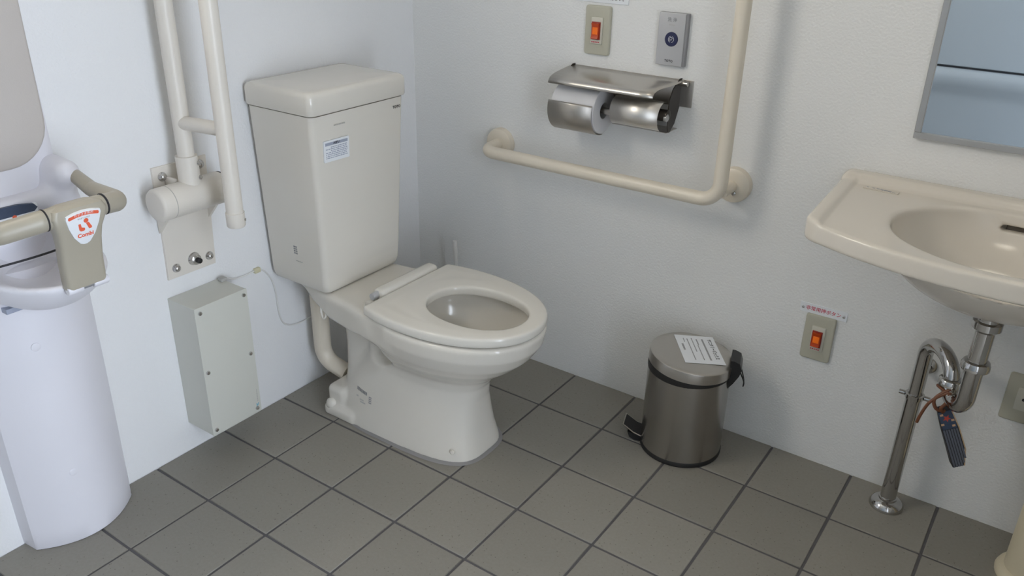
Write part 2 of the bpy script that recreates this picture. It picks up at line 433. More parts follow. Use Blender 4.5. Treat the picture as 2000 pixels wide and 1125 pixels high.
def window(name, fr, a0, a1, b0, b1, pane):
    w = MB(); t = .045
    for q in ((a0-t, a1+t, b1, b1+t), (a0-t, a1+t, b0-t, b0), (a0-t, a0, b0, b1), (a1, a1+t, b0, b1)):
        fr.slab(w, *q, 0, .035, .003, 1)
    fr.slab(w, (a0+a1)/2-.015, (a0+a1)/2+.015, b0, b1, 0, .028, .003, 1)
    o = structure(w.obj(name, 'alu', base=fr.p(0, 0)))
    p = MB(); fr.slab(p, a0, a1, b0, b1, .006, .012); p.obj('pane', pane, o)
WR = Frame((2.955, 0, 0), (0, -1, 0), (0, 0, 1))
WF = Frame((0, RY, 0), (-1, 0, 0), (0, 0, 1))
window('window_1', WL, -1.75, -1.12, 1.55, 2.1, 'pane1')
window('door_2', WR, 1.345, 2.075, .05, 2.0, 'pane2')
def door():
    w = MB(); t = .05
    for q in ((-1.80, -1.75, 0, 2.05), (-.80, -.75, 0, 2.05), (-1.75, -.80, 2.0, 2.05)): WF.slab(w, *q, 0, .03, .003, 1)
    o = structure(w.obj('door_1', 'alu', base=WF.p(0, 0)))
    p = MB(); WF.slab(p, -1.75, -.80, .665, 2.0, 0, .016, .002, 1); p.obj('upper_panel', 'door_blue', o)
    p = MB()
    prof = [(0, .655), (.02, .655), (.034, .645), (.042, .62), (.036, .585), (.02, .56), (.016, .53), (.016, .005), (0, .005)]
    p.loft([[WF.p(-1.75, z, d) for d, z in prof], [WF.p(-.80, z, d) for d, z in prof]]); p.obj('lower_panel', 'door_blue', o)
    p = MB(); WF.slab(p, -1.75, -.80, .655, .665, 0, .004); p.obj('seam', 'dark_gap', o)
door()
lamp = thing('ceiling_light', 'round white ceiling light above the middle of the washroom', 'lamp', (1.65, -.80, RZ))
MB().lathe((1.65, -.80, RZ), [(.17, 0), (.17, -.02), (.16, -.03)], n=40).obj('rim', 'alu', lamp)
MB().lathe((1.65, -.80, RZ), [(.155, -.03), (.15, -.05), (.11, -.07), (.05, -.08)], n=40).obj('diffuser', 'diffuser', lamp)

# ------------------------------------------------------------------ toilet
YC = -.46
def toilet():
    T = thing('toilet', 'ivory ceramic toilet with a tank, open seat ring and no lid', 'toilet', (.35, YC, 0))
    zs = np.array([0, .015, .06, .10, .15, .19, .215, .24, .27, .30, .335, .375, .40])
    xr = np.array([.145, .145, .16, .175, .20, .225, .245, .26, .28, .30, .31, .31, .31])
    xf = np.array([.612, .610, .600, .596, .592, .600, .615, .645, .685, .718, .742, .750, .750])
    ww = np.array([.120, .118, .110, .104, .097, .092, .094, .112, .140, .161, .174, .178, .178])
    nn = np.array([3.4, 3.4, 3.2, 3.0, 2.8, 2.5, 2.35, 2.25, 2.2, 2.15, 2.1, 2.1, 2.1])
    def outer(X, Y, Z):
        z1 = Z[0, 0, :]
        I = lambda a: np.interp(z1, zs, a)[None, None, :]
        egg = s_egg(X, Y, I(xr), I(xf), I(ww), I(nn), .42)
        d = smax(egg, Z-.3755, .012); d = np.maximum(d, -Z)
        # deck that carries the tank
        hw = np.interp(X[:, 0, 0], [.0, .10, .20, .36, .45], [.075, .105, .130, .155, .163])[:, None, None]
        zb = np.interp(X[:, 0, 0], [.0, .09, .13, .20, .30, .45], [.352, .345, .325, .305, .300, .305])[:, None, None]
        deck = smax(smax(abs(Y)-hw, abs(X-.235)-.205, .02), smax(Z-.3755, zb-Z, .012), .018)
        d = smin(d, deck, .02)
        # trapway: rises behind the bowl and turns down into the foot
        tr = s_cap(X, Y, Z, (.30, 0, .27), (.225, 0, .235), .050)
        tr = smin(tr, s_cap(X, Y, Z, (.222, 0, .24), (.215, 0, .06), .064), .03)
        d = smin(d, tr, .018)
        # rear lugs
        d = smin(d, s_box(X, Y, Z, (.178, 0, .035), (.033, .106, .048), .016), .01)
        d = smin(d, s_box(X, Y, Z, (.20, 0, .012), (.056, .122, .02), .012), .008)
        # hollow in the flanks between trapway and bowl
        for sg in (-1, 1):
            d = smax(d, -s_ell(X, Y, Z, (.330, sg*.125, .250), (.062, .088, .056)), .009)
        d = np.maximum(d, -Z)
        return d
    def body(X, Y, Z):
        d = outer(X, Y, Z)
        cav = s_ell(X, Y, Z, (.560, 0, .40), (.160, .130, .165))
        cav = smin(cav, s_cap(X, Y, Z, (.50, 0, .265), (.45, 0, .25), .055), .04)
        return smax(d, -cav, .012)
    h = .0045
    bowl = net_obj('bowl', body, (-.0, -.20, -.012), (.78, .20, .392), h, 'ceramic', T, off=(0, YC, 0))
    # water in the bowl
    MB().lathe((.50, YC, .248), [(.07, -.02), (.085, 0)], n=32).obj('water', 'water', T)
    # sealant joint round the foot
    ring = []
    for s in (.006, -.004):
        r = []
        for i in range(64):
            a = 2*PI*i/64; c, q = math.cos(a), math.sin(a); n = 3.2
            x = .378+(.236+s)*math.copysign(abs(c)**(2/n), c); y = (.121+s)*math.copysign(abs(q)**(2/n), q)
            r.append((x, YC+y, .0005 if s > 0 else .006))
        ring.append(r)
    MB().loft(ring).obj('foot_seal', 'seal', T)
    for sg in (-1, 1):
        MB().lathe((.167, YC+sg*.104, .030), [(.016, 0), (.016, .007), (.0135, .014), (.008, .018), (.001, .0195)], (-.15, sg, .35), 20).obj('bolt_cap', 'ceramic', T)
    MB().lathe((.571, YC-.0935, .035), [(.006, -.004), (.006, .001), (.004, .003)], (.35, -1, .25), 14).obj('plug', 'ceramic', T)
    # seat ring
    zc = .3905; t = .0125
    def seat(X, Y, Z):
        o = s_egg(X, Y, .215, .749, .1765, 2.12, .50)
        o = smax(o, .357-X, .004)
        i = s_egg(X, Y, .447, .706, .097, 2.15, .50)
        d2 = smax(o, -i, .008)
        dome = t+.002*np.clip(1-abs(d2+.035)/.035, 0, 1)
        return smax(d2, abs(Z-zc)-dome, .0065)
    se = net_obj('seat', seat, (.33, -.19, .372), (.765, .19, .412), .003, 'seat', T, off=(0, YC, 0), smooth=3)
    hb = MB()
    hb.box(.318, .356, YC-.088, YC+.128, .380, .411, .012, 3)
    hb.obj('hinge_cover', 'seat', T)
    g = MB().lathe((.335, YC-.102, .398), [(.001, -.002), (.008, -.002), (.0095, 0), (.010, .02)], (0, 1, 0), 20)
    g.obj('hinge_pin', 'silver', T)
    MB().box(.322, .350, YC-.118, YC-.095, .3745, .388, .004).obj('hinge_foot', 'seat', T)
    for q in ((.69, 0), (.40, -.11), (.40, .11)):
        MB().lathe((q[0], YC+q[1], .3735), [(.009, 0), (.009, .0055)], n=14).obj('seat_buffer', 'seat', T)
    # tank
    def ringz(z, x1, hw, r, bow=.006, grow=0):
        P = rrect(.010-grow, x1+grow, -hw-grow, hw+grow, r, 6); out = []
        for x, y in P:
            if x > x1-r-1e-6: x += bow*(1-(y/hw)**2)
            out.append((x, YC+y, z))
        return out
    R = []
    for z in (.3785, .380, .386, .40, .420, .427, .433, .45, .55, .65, .75, .80, .826, .829):
        k = (z-.385)/(.83-.385); x1 = .212+.015*k; hw = .136+.0195*k
        if z < .40: s = (.40-z)/.021; x1 -= .007*s*s; hw -= .007*s*s
        elif z <= .427: x1 -= .0012
        R.append(ringz(z, x1, hw, .014))
    tank = MB().loft(R).obj('tank', 'ceramic', T)
    L = []
    for z, g in ((.8315, -.004), (.8325, 0), (.836, .002), (.872, .002), (.878, .0005), (.8825, -.0035), (.8845, -.009), (.8852, -.02), (.8862, -.08)):
        L.append(ringz(z, .231, .160, .014, .007, g) if g > -.012 else ringz(z, .231, .160, .014, .003 if g > -.05 else 0, g))
    MB().loft(L).obj('tank_lid', 'ceramic', T)
    # print on the tank: front frame follows the leaning, slightly bowed face
    fx0, fx1 = .2055, .2255
    def ff(y, z):
        k = (z-.385)/.445; return Vector((.212+.015*k+.006*(1-((y-YC)/(.136+.0195*k))**2)+.0008, y, z))
    u = (ff(-.50, .74)-ff(-.57, .74)).normalized(); w = (ff(-.54, .78)-ff(-.54, .70)).normalized()
    F1 = Frame(ff(-.545, .744), u, w)
    lb = MB(); F1.plate(lb, rrect(-.039, .039, -.0255, .0255, .002, 2), -.002, .0004); lb = lb.obj('notice_label', 'paper', T)
    q = MB()
    F1.slab(q, -.0345, .0345, .0135, .0205, .0002, .0006); q.obj('label_band', 'label_grey', lb)
    q = MB(); rnd = random.Random(3)
    for r in range(7):
        b = .009-r*.0042; a = -.033 if r not in (0, 2) else -.018
        while a < .031:
            wd = rnd.uniform(.002, .008); e = min(a+wd, .033)
            F1.slab(q, a, e, b-.0011, b+.0011, .0002, .0006); a = e+rnd.uniform(.0008, .002)
    q.obj('fine_print', 'label_grey', lb)
    F1.text('お願い', .007, 0, .017, .0009, 'ink', lb, bold=.0003)
    F2 = Frame(ff(-.334, .806), u, w); F2.text('TOTO', .0095, 0, 0, .0004, 'ink', T, bold=.0003)
    F3 = Frame(ff(-.533, .802), u, w)
    q = MB()
    for a in range(9):
        F3.slab(q, -.017+a*.0039, -.0145+a*.0039, -.0015, .0015, -.0004, .0002)
    q.obj('faint_print', 'pale_ink', T)
    # small print on the tank's left face and on the foot (the square codes are left out)
    def side_print(Fr, parent, rows, m='grey_ink'):
        q = MB()
        for (a0, a1, b0, b1) in rows: Fr.slab(q, a0, a1, b0, b1, -.0004, .0003)
        q.obj('small_print', m, parent)
    k = (.48-.385)/.445
    Fs = Frame((.122, YC-(.136+.0195*k)-.0004, .478), (1, 0, 0), (0, -.044, 1))
    side_print(Fs, T, [(-.012+.007*i, -.007+.007*i, b, b+.0035) for i in range(2) for b in (-.010, -.004, .002, .008)])
    side_print(Fs, T, [(-.008+.006*i, -.004+.006*i, -.03, -.0275) for i in range(4)], 'pale_ink')
    Fp = Frame((.27, YC-.1075, .092), (1, -.02, 0), (0, .06, 1))
    # clip hanging at the deck's underside
    MB().tube(spline([(.165, YC-.115, .335), (.17, YC-.122, .315), (.178, YC-.122, .298), (.186, YC-.122, .312), (.184, YC-.118, .335)], 6), .003, 8).obj('lifting_clip', 'seat', T)
    return T, bowl
T, BOWL = toilet()
def foot_print():
    # print pressed onto the glazed foot: find the surface by ray casting the bowl mesh
    from mathutils.bvhtree import BVHTree
    me = BOWL.data; b = base_of(BOWL)
    bvh = BVHTree.FromPolygons([v.co+b for v in me.vertices], [p.vertices for p in me.polygons])
    def at(x, z):
        h = bvh.ray_cast(Vector((x, -1, z)), Vector((0, 1, 0)))
        return h[0]
    def stick(x0, x1, z0, z1, name, m):
        n = 5; v = []; f = []
        for i in range(n):
            for j in range(n):
                p = at(x0+(x1-x0)*i/(n-1), z0+(z1-z0)*j/(n-1)); v.append((p.x, p.y-.0006, p.z))
        for i in range(n-1):
            for j in range(n-1): f.append((i*n+j, i*n+j+1, (i+1)*n+j+1, (i+1)*n+j))
        return v, f
    q = MB()
    for i in range(7): q.add(*stick(.256+.0058*i, .2605+.0058*i, .104-.0006*i, .113-.0006*i, '', ''))
    for r in range(4): q.add(*stick(.303, .313, .098-.0052*r, .1012-.0052*r, '', ''))
    q.obj('small_print', 'grey_ink', T)
    q = MB()
    for r, (a, b) in enumerate(((.256, .264), (.27, .285), (.272, .292))): q.add(*stick(a, b, .086-.006*r, .09-.006*r, '', ''))
    q.obj('faint_print', 'pale_ink', T)
foot_print()

# flush pipe below the tank
tag(MB().tube(fillet([(.062, -.492, .344), (.062, -.492, .10), (.141, -.480, .075)], .085, 10), .0235, 20).obj('flush_pipe', 'vinyl', base=(.062, -.49, .07)),
    'thick beige bent pipe running down behind the toilet below the tank', 'pipe')

# ------------------------------------------------------------------ bar and switch plates on the back wall
def grab_bar():
    g = thing('grab_bar', 'cream vinyl L-shaped grab bar below and right of the paper holder', 'grab bar', (.315, 0, .655))
    so = -.088; r = .0168; xl, xr, z = .317, .996, .654
    pts = fillet([(xl, -.012, z+.004), (xl, so, z), (xr, so, z), (xr, so, 1.40), (xr, -.012, 1.404)], .046, 10)
    MB().tube(pts, r, 22).obj('bar', 'vinyl', g)
    MB().tube([(xr+.004, so+.004, z+.022), (xr+.004, -.012, z+.022)], .0135, 16).obj('post', 'vinyl', g)
    for x, zz in ((xl, z+.004), (xr+.004, z+.022), (xr, 1.404)):
        WB.disc(f := MB(), x, zz, [(.043, .0004), (.043, .010), (.041, .017), (.034, .0205), (.014, .022)], 32); f.obj('flange', 'vinyl', g)
    for dz in (-.016,):
        WB.disc(f := MB(), xr+.012, z+.022+dz, [(.005, .02), (.005, .026), (.003, .0275)], 12); f.obj('set_screw', 'screw', g)
grab_bar()

def call_switch(x, z, label):
    s = thing('call_switch', label, 'switch', (x, 0, z), None)
    q = MB(); WB.plate(q, rrect(x-.035, x+.035, z-.0585, z+.0585, .006, 4), 0, .008, .003); q.obj('plate', 'plate', s)
    q = MB(); WB.slab(q, x-.016, x+.016, z-.032, z+.032, .006, .0115, .0015); q.obj('insert', 'plate_light', s)
    q = MB(); WB.slab(q, x-.013, x+.011, z-.021, z+.021, .009, .0145, .001); b = q.obj('rocker', 'red_frame', s)
    # rocker: a trough whose middle is lit from behind
    prof = [(-.018, .0205), (-.009, .017), (.009, .017), (.018, .0205)]
    q = MB(); R = []
    for a in (-.0105, .0085):
        R.append([WB.p(x+a, z+b_, c) for b_, c in prof]+[WB.p(x+a, z+.018, .012), WB.p(x+a, z-.018, .012)])
    q.loft(R); q.obj('lens', 'orange', b)
    q = MB(); WB.slab(q, x-.008, x+.006, z-.0085, z+.0085, .0165, .0176, .0004, 1); q.obj('lamp_window', 'orange_glow', b)
    q = MB()
    for i in range(5): WB.slab(q, x-.012+i*.0045, x-.009+i*.0045, z-.0285, z-.026, .0115, .0118)
    q.obj('small_print', 'red_ink', s)
    return s
call_switch(.6035, .9915, 'beige switch plate with lit orange rocker above the paper holder')
call_switch(1.2555, .343, 'beige switch plate with lit orange rocker low on the wall right of the bin')

def sign_low():
    s = thing('button_sign', 'white strip sign with red Japanese lettering above the low orange switch', 'sign', (1.256, 0, .4135))
    q = MB(); WB.slab(q, 1.2015, 1.3105, .4015, .4255, 0, .0022, .0004, 1); q.obj('sign_plate', 'paper', s)
    for a in (1.2085, 1.3035):
        WB.disc(q := MB(), a, .4135, [(.0035, .002), (.0035, .0035), (.0015, .0045)], 12); q.obj('screw', 'screw', s)
    WB.text('非常用押ボタン', .0118, 1.256, .4135, .0026, 'red_ink', s, bold=.00008, sx=1.0)
sign_low()

def flush_panel():
    s = thing('flush_switch', 'silver flush switch with a round navy button right of the upper orange switch', 'switch', (.806, 0, .99))
    q = MB(); WB.plate(q, rrect(.7695, .8425, .932, 1.0515, .002, 2), 0, .011, .0015); q.obj('back_plate', 'silver_edge', s)
    q = MB(); WB.plate(q, rrect(.7695, .8365, .932, 1.0515, .002, 2), .011, .0135, .0012); q.obj('front_plate', 'silver', s)
    WB.disc(q := MB(), .8055, .9925, [(.0165, .013), (.0165, .0145), (.0155, .0155), (.004, .0158)], 36); b = q.obj('button', 'navy', s)
    # swirl emblem on the button
    for r0, a0, a1 in ((.0068, 100, 250), (.0068, 280, 430), (.0042, 20, 250), (.0018, 180, 430)):
        pts = [WB.p(.8055+r0*math.cos(math.radians(a)), .9925+r0*1.05*math.sin(math.radians(a)), .0160) for a in np.linspace(a0, a1, 12)]
        MB().tube(pts, .00045, 6).obj('swirl', 'paper', b)
    WB.text('洗 浄', .0105, .8035, 1.0355, .0139, 'grey_ink', s, bold=.0002)
    q = MB()
    for i in range(5): WB.slab(q, .7965+i*.003, .7985+i*.003, 1.0235, 1.0255, .0134, .0138)
    q.obj('small_print', 'pale_ink', s)
    WB.text('TOTO', .0075, .8035, .9425, .0139, 'ink', s, bold=.0002)
flush_panel()

def sign_top():
    s = thing('notice_sign', 'white notice with dark lettering cut by the top edge above the upper switch', 'sign', (.605, 0, 1.11))
    q = MB(); WB.slab(q, .5275, .6815, 1.0565, 1.165, 0, .0025, .0006, 1); q.obj('sign_plate', 'paper', s)
    WB.text('に押してください。', .0115, .6245, 1.0685, .0029, 'grey_ink', s, bold=.0003)
    q = MB()
sign_top()

def outlet():
    s = thing('wall_plate', 'beige blank wall plate cut by the right edge behind the washbasin trap', 'wall plate', (1.697, 0, .338))
    q = MB(); WB.plate(q, rrect(1.657, 1.737, .2815, .394, .006, 4), 0, .008, .003); q.obj('plate', 'plate', s)
    q = MB(); WB.plate(q, rrect(1.679, 1.715, .312, .365, .002, 2), .008, .0095, .0008); q.obj('insert', 'plate_light', s)
    WB.disc(q := MB(), 1.694, .339, [(.0035, .009), (.0035, .0102), (.0015, .0106)], 12); q.obj('screw', 'dark_gap', s)
outlet()

def mirror():
    s = thing('mirror', 'wall mirror in a slim satin metal frame above the washbasin', 'mirror', (1.65, 0, .855))
    x0, x1, z0, z1 = 1.364, 1.826, .8535, 1.62; t = .013
    q = MB(); WB.slab(q, x0+t, x1-t, z0+t, z1-t, .004, .009); q.obj('glass', 'mirror', s)
    for a in ((x0, x1, z0, z0+t), (x0, x1, z1-t, z1), (x0, x0+t, z0+t, z1-t), (x1-t, x1, z0+t, z1-t)):
        q = MB(); WB.slab(q, *a, 0, .014, .0012, 1); q.obj('frame_rail', 'alu', s)
mirror()

# ------------------------------------------------------------------ paper holder
def paper_holder():
    s = thing('paper_holder', 'brushed steel double toilet paper holder above the horizontal grab bar', 'paper holder', (.70, 0, .78))
    q = MB(); WB.slab(q, .545, .868, .838, .902, 0, .0022, .0006, 1); q.obj('mounting_plate', 'steel_h', s)
    # lid: sheet bent down along its front edge, front corner swept back on the right
    prof = [(.003, .9005), (.03, .8985), (.06, .8955), (.085, .8925), (.100, .889), (.110, .8845), (.1155, .8785), (.1175, .8725)]
    def xr(d, z): return .845 if d < .03 else .845-.025*math.sin((d-.03)/.0875*PI/2)**2
    top = [[], []]
    R = []
    for d, z in prof:
        R.append([WB.p(.5355, z, d), WB.p(.60, z, d), WB.p(.70, z, d), WB.p(.78, z, d), WB.p(xr(d, z), z, d)])
    v = [p for r in R for p in r]; n = 5; f = []
    for i in range(len(R)-1):
        for j in range(n-1): f.append((i*n+j, i*n+j+1, (i+1)*n+j+1, (i+1)*n+j))
    o = MB().add(v, f).obj('lid', 'steel_h', s)
    md = o.modifiers.new('sheet', 'SOLIDIFY'); md.thickness = .0014; md.offset = 0
    # hinge barrel at the right rear, side cheeks
    for x0, x1 in ((.5405, .5425), (.688, .6895), (.8355, .8375)):
        poly = [(0, .905), (.012, .905), (.05, .882), (.078, .845), (.088, .815), (.080, .788), (.055, .785), (.012, .80), (0, .84)]
        if x0 > .8: poly = [(0, .905), (.012, .905), (.045, .886), (.060, .862), (.062, .835), (.058, .80), (.052, .784), (.044, .783), (.02, .80), (0, .84)]
        if x0 > .6 and x0 < .8: poly = [(0, .87), (.03, .86), (.066, .826), (.066, .806), (.03, .80), (0, .84)]
        q = MB().loft([[WB.p(x0, z, d) for d, z in poly], [WB.p(x1, z, d) for d, z in poly]])
        q.obj('cheek', 'steel_dark', s)
    MB().lathe((.846, -.012, .895), [(.006, -.022), (.006, .012)], (1, 0, 0), 14).obj('hinge_barrel', 'steel_h', s)
    def sheet_arc(name, x0, x1, c, r, a0, a1, m, th=.0012):
        R = []
        for i in range(25):
            a = math.radians(a0+(a1-a0)*i/24)
            R.append((c[0]+r*math.cos(a), c[1]+r*math.sin(a)))
        v = [WB.p(x0, z, d) for d, z in R]+[WB.p(x1, z, d) for d, z in R]; k = len(R)
        o = MB().add(v, [(i, i+1, k+i+1, k+i) for i in range(k-1)]).obj(name, m, s)
        md = o.modifiers.new('sheet', 'SOLIDIFY'); md.thickness = th; md.offset = 0
    # left: cover in front of a roll; right: bare spindle cover
    C = (.062, .812)
    sheet_arc('roll_cover', .5395, .664, C, .060, 20, -95, 'steel_cover')
    sheet_arc('roll_cover', .700, .8265, (.062, .822), .0345, 105, -62, 'steel_soft')
    MB().lathe((.690, -.062, .826), [(.014, 0), (.014, .148), (.012, .149)], (1, 0, 0), 24).obj('spindle', 'steel_dark', s)
    MB().lathe((.833, -.068, .822), [(.009, 0), (.009, .006), (.006, .008)], (1, 0, 0), 20).obj('spindle_cap', 'alu', s)
    MB().lathe((.660, -.062, .812), [(.008, 0), (.008, .03)], (1, 0, 0), 18).obj('spindle', 'steel_h', s)
    q = MB(); WB.slab(q, .69, .8365, .783, .7845, .0, .06, 0); q.obj('bottom_strip', 'steel_h', s)
    return s
paper_holder()
def roll():
    s = thing('toilet_roll', 'white toilet paper roll in the left half of the steel holder', 'toilet paper', (.545, -.062, .812))
    MB().lathe((.545, -.062, .812), [(.0205, 0), (.055, 0), (.0562, .001), (.0562, .1205), (.055, .1215), (.0205, .1215), (.0205, 0)], (1, 0, 0), 48, False).obj('paper', 'tissue', s)
    MB().lathe((.545, -.062, .812), [(.0203, .001), (.0203, .1212), (.019, .1212), (.019, .001), (.0203, .001)], (1, 0, 0), 32, False).obj('core', 'pale_ink', s)
roll()

# ------------------------------------------------------------------ pedal bin
def pedal_bin():
    cx, cy = .995, -.135; r = .1022
    s = thing('pedal_bin', 'round brushed steel pedal bin with a black collar by the wall', 'bin', (cx, cy, 0))
    C = (cx, cy, 0)
    MB().lathe(C, [(.10, 0), (.1035, .001), (.104, .010), (.1025, .013)], n=64).obj('base_ring', 'rubber', s)
    MB().lathe(C, [(r, .011), (r, .232), (r-.002, .234)], n=72).obj('body', 'steel_v', s)
    pd = Vector((-.95, -.31, 0)).normalized(); sd = Vector((0, 0, 1)).cross(pd)
    hp = Vector(C)-pd*.103+Vector((0, 0, .236))
    def tl(mb, a=1.0):
        R = Matrix.Translation(hp) @ Matrix.Rotation(math.radians(-5.0*a), 4, sd) @ Matrix.Translation(-hp)
        mb.v = [tuple(R @ Vector(p)) for p in mb.v]; return mb
    MB().lathe(C, [(.0985, .215), (.1025, .2325), (.1030, .2345), (.1025, .250), (.098, .252)], n=64).obj('collar', 'rubber', s)
    lid = tl(MB().lathe(C, [(.1015, .2362), (.1038, .2368), (.1038, .2600), (.1030, .2632), (.1005, .2650), (.09, .2662), (.05, .2676), (.004, .2682)], n=72)).obj('lid', 'steel_lid', s)
    # notice on the lid
    u = Vector((.081, -.108, 0)).normalized(); w = Vector((.081, .064, 0)).normalized()
    R = Matrix.Translation(hp) @ Matrix.Rotation(math.radians(-5.0), 4, sd) @ Matrix.Translation(-hp)
    w = (Vector((0, 0, 1)).cross(u)).normalized()
    rot3 = Matrix.Rotation(math.radians(-5.0), 3, sd)
    p0 = R @ Vector((1.0035, -.113, .2680))
    F = Frame(p0, rot3 @ u, rot3 @ w)
    q = MB(); F.slab(q, -.067, .067, -.0505, .0505, 0, .0006); lb = q.obj('notice_label', 'paper', s)
    F.text('サニタリーボックス', .0125, -.004, .0355, .0009, 'ink', lb, bold=.0004, sx=.86)
    q = MB(); rnd = random.Random(5)
    for b, a0, a1, h in ((.018, -.052, .050, .0022), (.003, -.050, -.022, .0016), (.001, -.02, .05, .0012), (-.009, -.054, .012, .0012), (-.021, -.05, .052, .0013), (-.030, -.052, -.034, .0012), (-.038, -.024, .006, .0024)):
        a = a0
        while a < a1:
            e = min(a+rnd.uniform(.002, .006), a1); F.slab(q, a, e, b-h, b+h, .0004, .0008); a = e+.0009
    q.obj('fine_print', 'grey_ink', lb)
    # hinge housing and its wire loop at the back
    h = MB(); o = Vector(C)-pd*.097
    prof = [(0, .205), (.012, .222), (.024, .245), (.028, .262), (.022, .278), (.008, .284), (0, .284)]
    h.loft([[o-pd*d+sd*b+Vector((0, 0, z)) for d, z in prof] for b in (-.03, -.022, .022, .03)]); h.obj('hinge_housing', 'black', s)
    o2 = Vector(C)-pd*.122
    MB().tube(spline([o2+sd*.016+Vector((0, 0, .25)), o2-pd*.012+sd*.016+Vector((0, 0, .225)), o2-pd*.012+sd*.004+Vector((0, 0, .205)), o2-pd*.012-sd*.012+Vector((0, 0, .215)), o2-sd*.016+Vector((0, 0, .25))], 6), .0016, 8).obj('wire_loop', 'black', s)
    # pedal
    p = MB(); o = Vector(C)+pd*.096
    prof = [(0, .022), (.022, .028), (.050, .046), (.052, .043), (.024, .023), (0, .012)]
    p.loft([[o+pd*d+sd*b+Vector((0, 0, z)) for d, z in prof] for b in (-.025, .025)]); p.obj('pedal', 'black', s)
    p = MB(); tr = [(.004, .020, -.026), (.024, .027, -.026), (.052, .0465, -.026), (.052, .0465, .026), (.024, .027, .026), (.004, .020, .026)]
    p.tube([o+pd*d+sd*b+Vector((0, 0, z)) for d, z, b in tr], .0016, 8); p.obj('pedal_rim', 'steel_h', s)
    p = MB(); prof = [(0, .001), (.020, .001), (.034, .008), (.040, .024), (.026, .020), (0, .016)]
    p.loft([[o+pd*d+sd*b+Vector((0, 0, z)) for d, z in prof] for b in (-.022, .022)]); p.obj('pedal_boot', 'rubber', s)
pedal_bin()

# ------------------------------------------------------------------ washbasin
def washbasin():
    s = thing('washbasin', 'beige ceramic wall-hung washbasin with an oval bowl and overflow slot', 'washbasin', (1.595, 0, .70))
    X0 = 1.595
    def body(X, Y, Z):
        x = X-X0; y = -Y
        hw = .345-.018*np.clip(y/.40, 0, 1.2)
        front = .432-.09*(abs(x)/.345)**2.2
        slab = smax(smax(abs(x)-hw, y-front, .03), .002-y, .004)
        top = .751+np.where(abs(x) > -1, 0, 0)
        thick = smax(slab, smax(Z-top, .713-Z, .005), .007)
        # raised back ledge, thin side lips
        ledge = smax(smax(abs(x)-hw, abs(y-.024)-.022, .012), smax(Z-.768, .716-Z, .01), .012)
        d = smin(thick, ledge, .016)
        lip = smax(smax(abs(abs(x)-hw+.012)-.012, y-front+.004, .01), smax(Z-.7565, .718-Z, .006), .008)
        d = smin(d, np.maximum(lip, .004-y), .012)
        # bowl shell below
        sh = s_ell(x, y, Z, (0, .222, .735), (.212, .168, .130))
        sh = smax(sh, Z-.73, .01); sh = np.maximum(sh, .004-y)
        d = smin(d, sh, .02)
        cav = s_ell(x, y, Z, (0, .235, .752), (.199, .166, .112))
        d = smax(d, -cav, .008)
        slot = s_cap(x, y, Z, (-.026, .04, .718), (.026, .04, .718), .0052)
        slot2 = smax(slot, smax(.05-y, y-.1, .001), .001)
        sl = np.sqrt(np.maximum(abs(x)-.024, 0)**2+(Z-.722)**2)-.0052
        slot = np.maximum(sl, np.maximum(.052-y, y-.12))
        return np.maximum(d, -slot)
    net_obj('basin', body, (1.235, -.445, .575), (1.955, .0, .780), .0036, 'sink', s, smooth=1)
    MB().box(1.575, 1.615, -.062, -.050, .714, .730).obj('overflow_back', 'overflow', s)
    MB().lathe((X0, -.205, .643), [(.024, -.004), (.024, .002), (.019, .003), (.014, -.004)], n=28).obj('drain_ring', 'chrome', s)
    # print on the deck
    F = Frame((1.332, -.078, .7525), (1, -.06, 0), (.06, 1, 0))
    q = MB(); F.slab(q, -.030, .040, -.007, .007, -.0012, .0004); lb = q.obj('label', 'sink', s)
    q = MB()
    for a0, a1, b0, b1 in ((-.024, -.02, -.001, .002), (-.013, -.008, -.001, .002), (-.004, .002, -.002, .003), (.004, .010, -.004, .002), (.011, .018, -.004, .003), (.019, .026, -.005, .001), (.028, .034, -.006, -.003)):
        F.slab(q, a0, a1, b0, b1, .0002, .0007)
    q.obj('small_print', 'grey_ink', lb)
washbasin()
